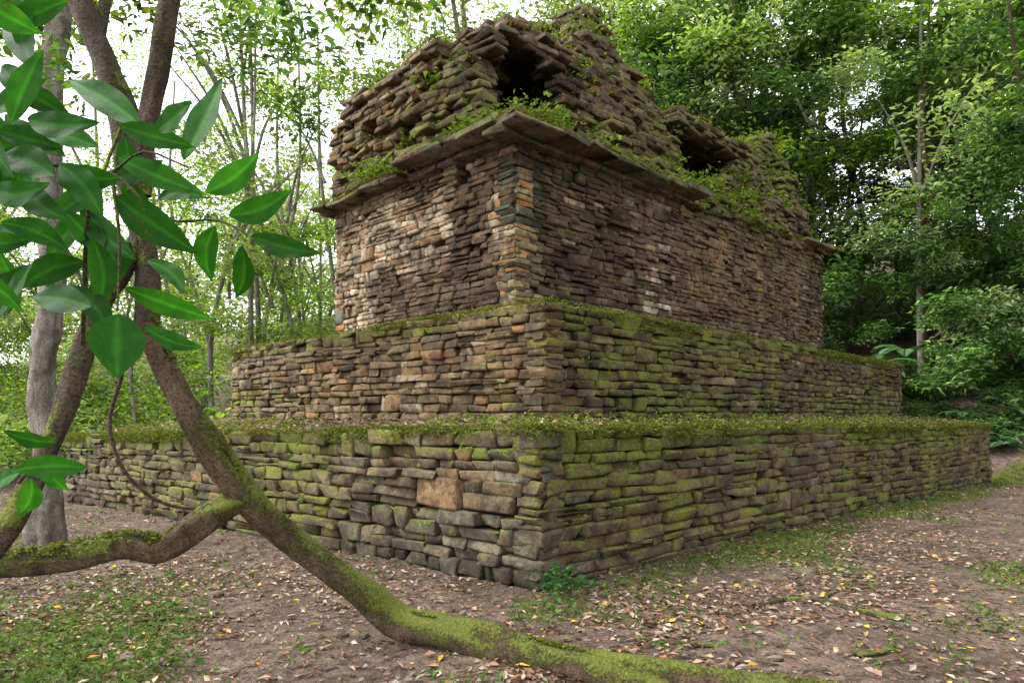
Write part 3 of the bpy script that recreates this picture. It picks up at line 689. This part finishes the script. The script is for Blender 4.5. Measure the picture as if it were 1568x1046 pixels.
for i in range(38):
    x=random.uniform(7,32); y=random.uniform(22,36)
    if x*.55+y*.83<24: continue
    tree_at(x,y,random.uniform(11,18),CD+CH[:2] if random.random()<.6 else CM+CH,random.randint(10,14),2.9,random.random()<.6,(1.0,1.8),.3,.75)
for i in range(230):
    x=random.uniform(2,34); y=random.uniform(20,34); s=x*.55+y*.83-21.3
    if s<3.0: continue
    inst(random.choice(CD if random.random()<.75 else CM+CH),(x,y,G_(x,y)+random.uniform(.0,4.5)),random.uniform(.8,1.6),forest)
for i in range(130):
    x=random.uniform(13.5,24); y=random.uniform(16,23)
    if x*.55+y*.83-21.3<2.6: continue
    inst(random.choice(CD+CH[:1]),(x,y,G_(x,y)+random.uniform(1.6,10)),random.uniform(.6,1.15),forest)
for i in range(20):
    x=random.uniform(-2,16); y=random.uniform(27,36)
    tree_at(x,y,random.uniform(16,22) if x>5 else random.uniform(13,19),CH+CM[:1] if x<10 else CH+CM,random.randint(12,16),4.0,False,(1.2,2.),.35,.55)
for i in range(42):
    x=random.uniform(-34,0); y=random.uniform(20,40)
    tree_at(x,y,random.uniform(11,21),CLt if random.random()<.55 else CH,random.randint(10,15),3.8,False,(.9,1.6),.25,.6)
for i in range(220):
    y=random.uniform(18,42); x=random.uniform(-1.0*y,4); inst(random.choice(CLt if random.random()<.6 else CM+CH),(x,y,G_(x,y)+random.uniform(-.1,3.6)*(.5+y/50)),random.uniform(.9,1.9),forest)
for i in range(130):
    y=random.uniform(45,75); x=random.uniform(-1.*y,10); inst(random.choice(CH),(x,y,G_(x,y)+random.uniform(0,14)),random.uniform(2.6,4.2),forest)
tubes('trunks_pale',trunks_p,M_pale,forest,seg=8,res=.5,lump=.08); tubes('trunks_dark',trunks_d,M_bark,forest,seg=8,res=.5,lump=.08)
rt=empty('red_barked_tree'); tubes('trunk',[([(16.2,26,3),(16.3,26,9),(16.5,26,14),(17.2,26,19)],[.2,.18,.16,.1])],M_red,rt,seg=14,res=.3,lump=.08)
for _ in range(20): inst(random.choice(CD+CM[:1]),(16.4+random.gauss(0,1.3),24.6+random.gauss(0,.9),12+random.uniform(-6,3)),random.uniform(.8,1.3),rt,'crown_foliage')
# ferns
def frond(n=26,ln=1.,w=.22):
    V=[];F=[]
    for i in range(n):
        t=(i+1)/n; x=ln*t; z=ln*(.55*t-.75*t*t); l=w*math.sin(math.pi*min(1,t*.92+.06))**.7
        for s in (-1,1):
            b=len(V); V+= [(x-.012*ln,0,z),(x+.03*ln,s*l*.5,z+.02*ln),(x+.10*ln,s*l,z-.05*ln),(x+.02*ln,0,z)]; F.append((b,b+1,b+2,b+3) if s>0 else (b+3,b+2,b+1,b))
    return np.array(V),np.array(F)
Vs=[];Fs=[];o=0
for i in range(11):
    v,f=frond(); a=i*2.4; k=random.uniform(.75,1.1); tl=random.uniform(-.2,.35)
    x=v[:,0]*k; z=v[:,2]*k+x*tl; X_=x*math.cos(a)-v[:,1]*math.sin(a); Y_=x*math.sin(a)+v[:,1]*math.cos(a)
    Vs.append(np.column_stack([X_,Y_,z])); Fs.append(f+o); o+=len(v)
v=np.vstack(Vs); FERN=mk('fern_mesh',v,np.vstack(Fs),np.tile([.035,.075,.02],(len(v),1)),M_dark,None,False,link=False)
fe=empty('fern_bank')
for p,s in (((12.0,21.8),1.4),((13.3,22.3),1.3)): inst(FERN,(p[0],p[1],G_(*p)+2.2),s,fe,'fern')
for i in range(150):
    x=random.uniform(11,23); y=random.uniform(16,26); s=x*.55+y*.83-21.3
    if 1.8<s<7 and x>.6*y: inst(FERN,(x,y,G_(x,y)+.15),random.uniform(.35,.8),fe,'fern')
for i in range(520):
    x=random.uniform(9,25); y=random.uniform(16,28); s=x*.55+y*.83-21.3
    if 1.5<s<8.5 and random.random()<.05+s*.15: inst(random.choice(CD),(x,y,G_(x,y)+random.uniform(0,.3)),random.uniform(.18,.35)+.055*s,fe,'undergrowth',.8)
# ---------------------------------------------------------------- light, camera
w=bpy.data.worlds.new('World'); S.world=w; w.use_nodes=True; t=w.node_tree; bg=t.nodes['Background']
sk=t.nodes.new('ShaderNodeTexSky'); sk.sky_type='NISHITA'; sk.sun_disc=False; sk.sun_elevation=R(52); sk.sun_rotation=R(268); sk.dust_density=4; sk.air_density=1.2
hs=t.nodes.new('ShaderNodeHueSaturation'); hs.inputs['Saturation'].default_value=.15; hs.inputs['Value'].default_value=4.5
t.links.new(sk.outputs[0],hs.inputs['Color']); t.links.new(hs.outputs[0],bg.inputs[0]); bg.inputs[1].default_value=.15
sun=bpy.data.lights.new('sun','SUN'); sun.energy=1.5; sun.angle=R(25); sun.color=(1,.95,.87)
so=bpy.data.objects.new('sun',sun); S.collection.objects.link(so)
dv=Vector((-.75*1,-.04,.95)); so.rotation_euler=dv.to_track_quat('Z','Y').to_euler()
cam=bpy.data.cameras.new('camera'); co=bpy.data.objects.new('camera',cam); S.collection.objects.link(co); S.camera=co
co.location=(0,0,1.6); co.rotation_euler=(R(90),0,0); cam.sensor_width=36; cam.lens=23.12; cam.shift_y=.0686; cam.clip_start=.05; cam.clip_end=600
S.view_settings.view_transform='Standard'; S.view_settings.look='None'; S.view_settings.exposure=0
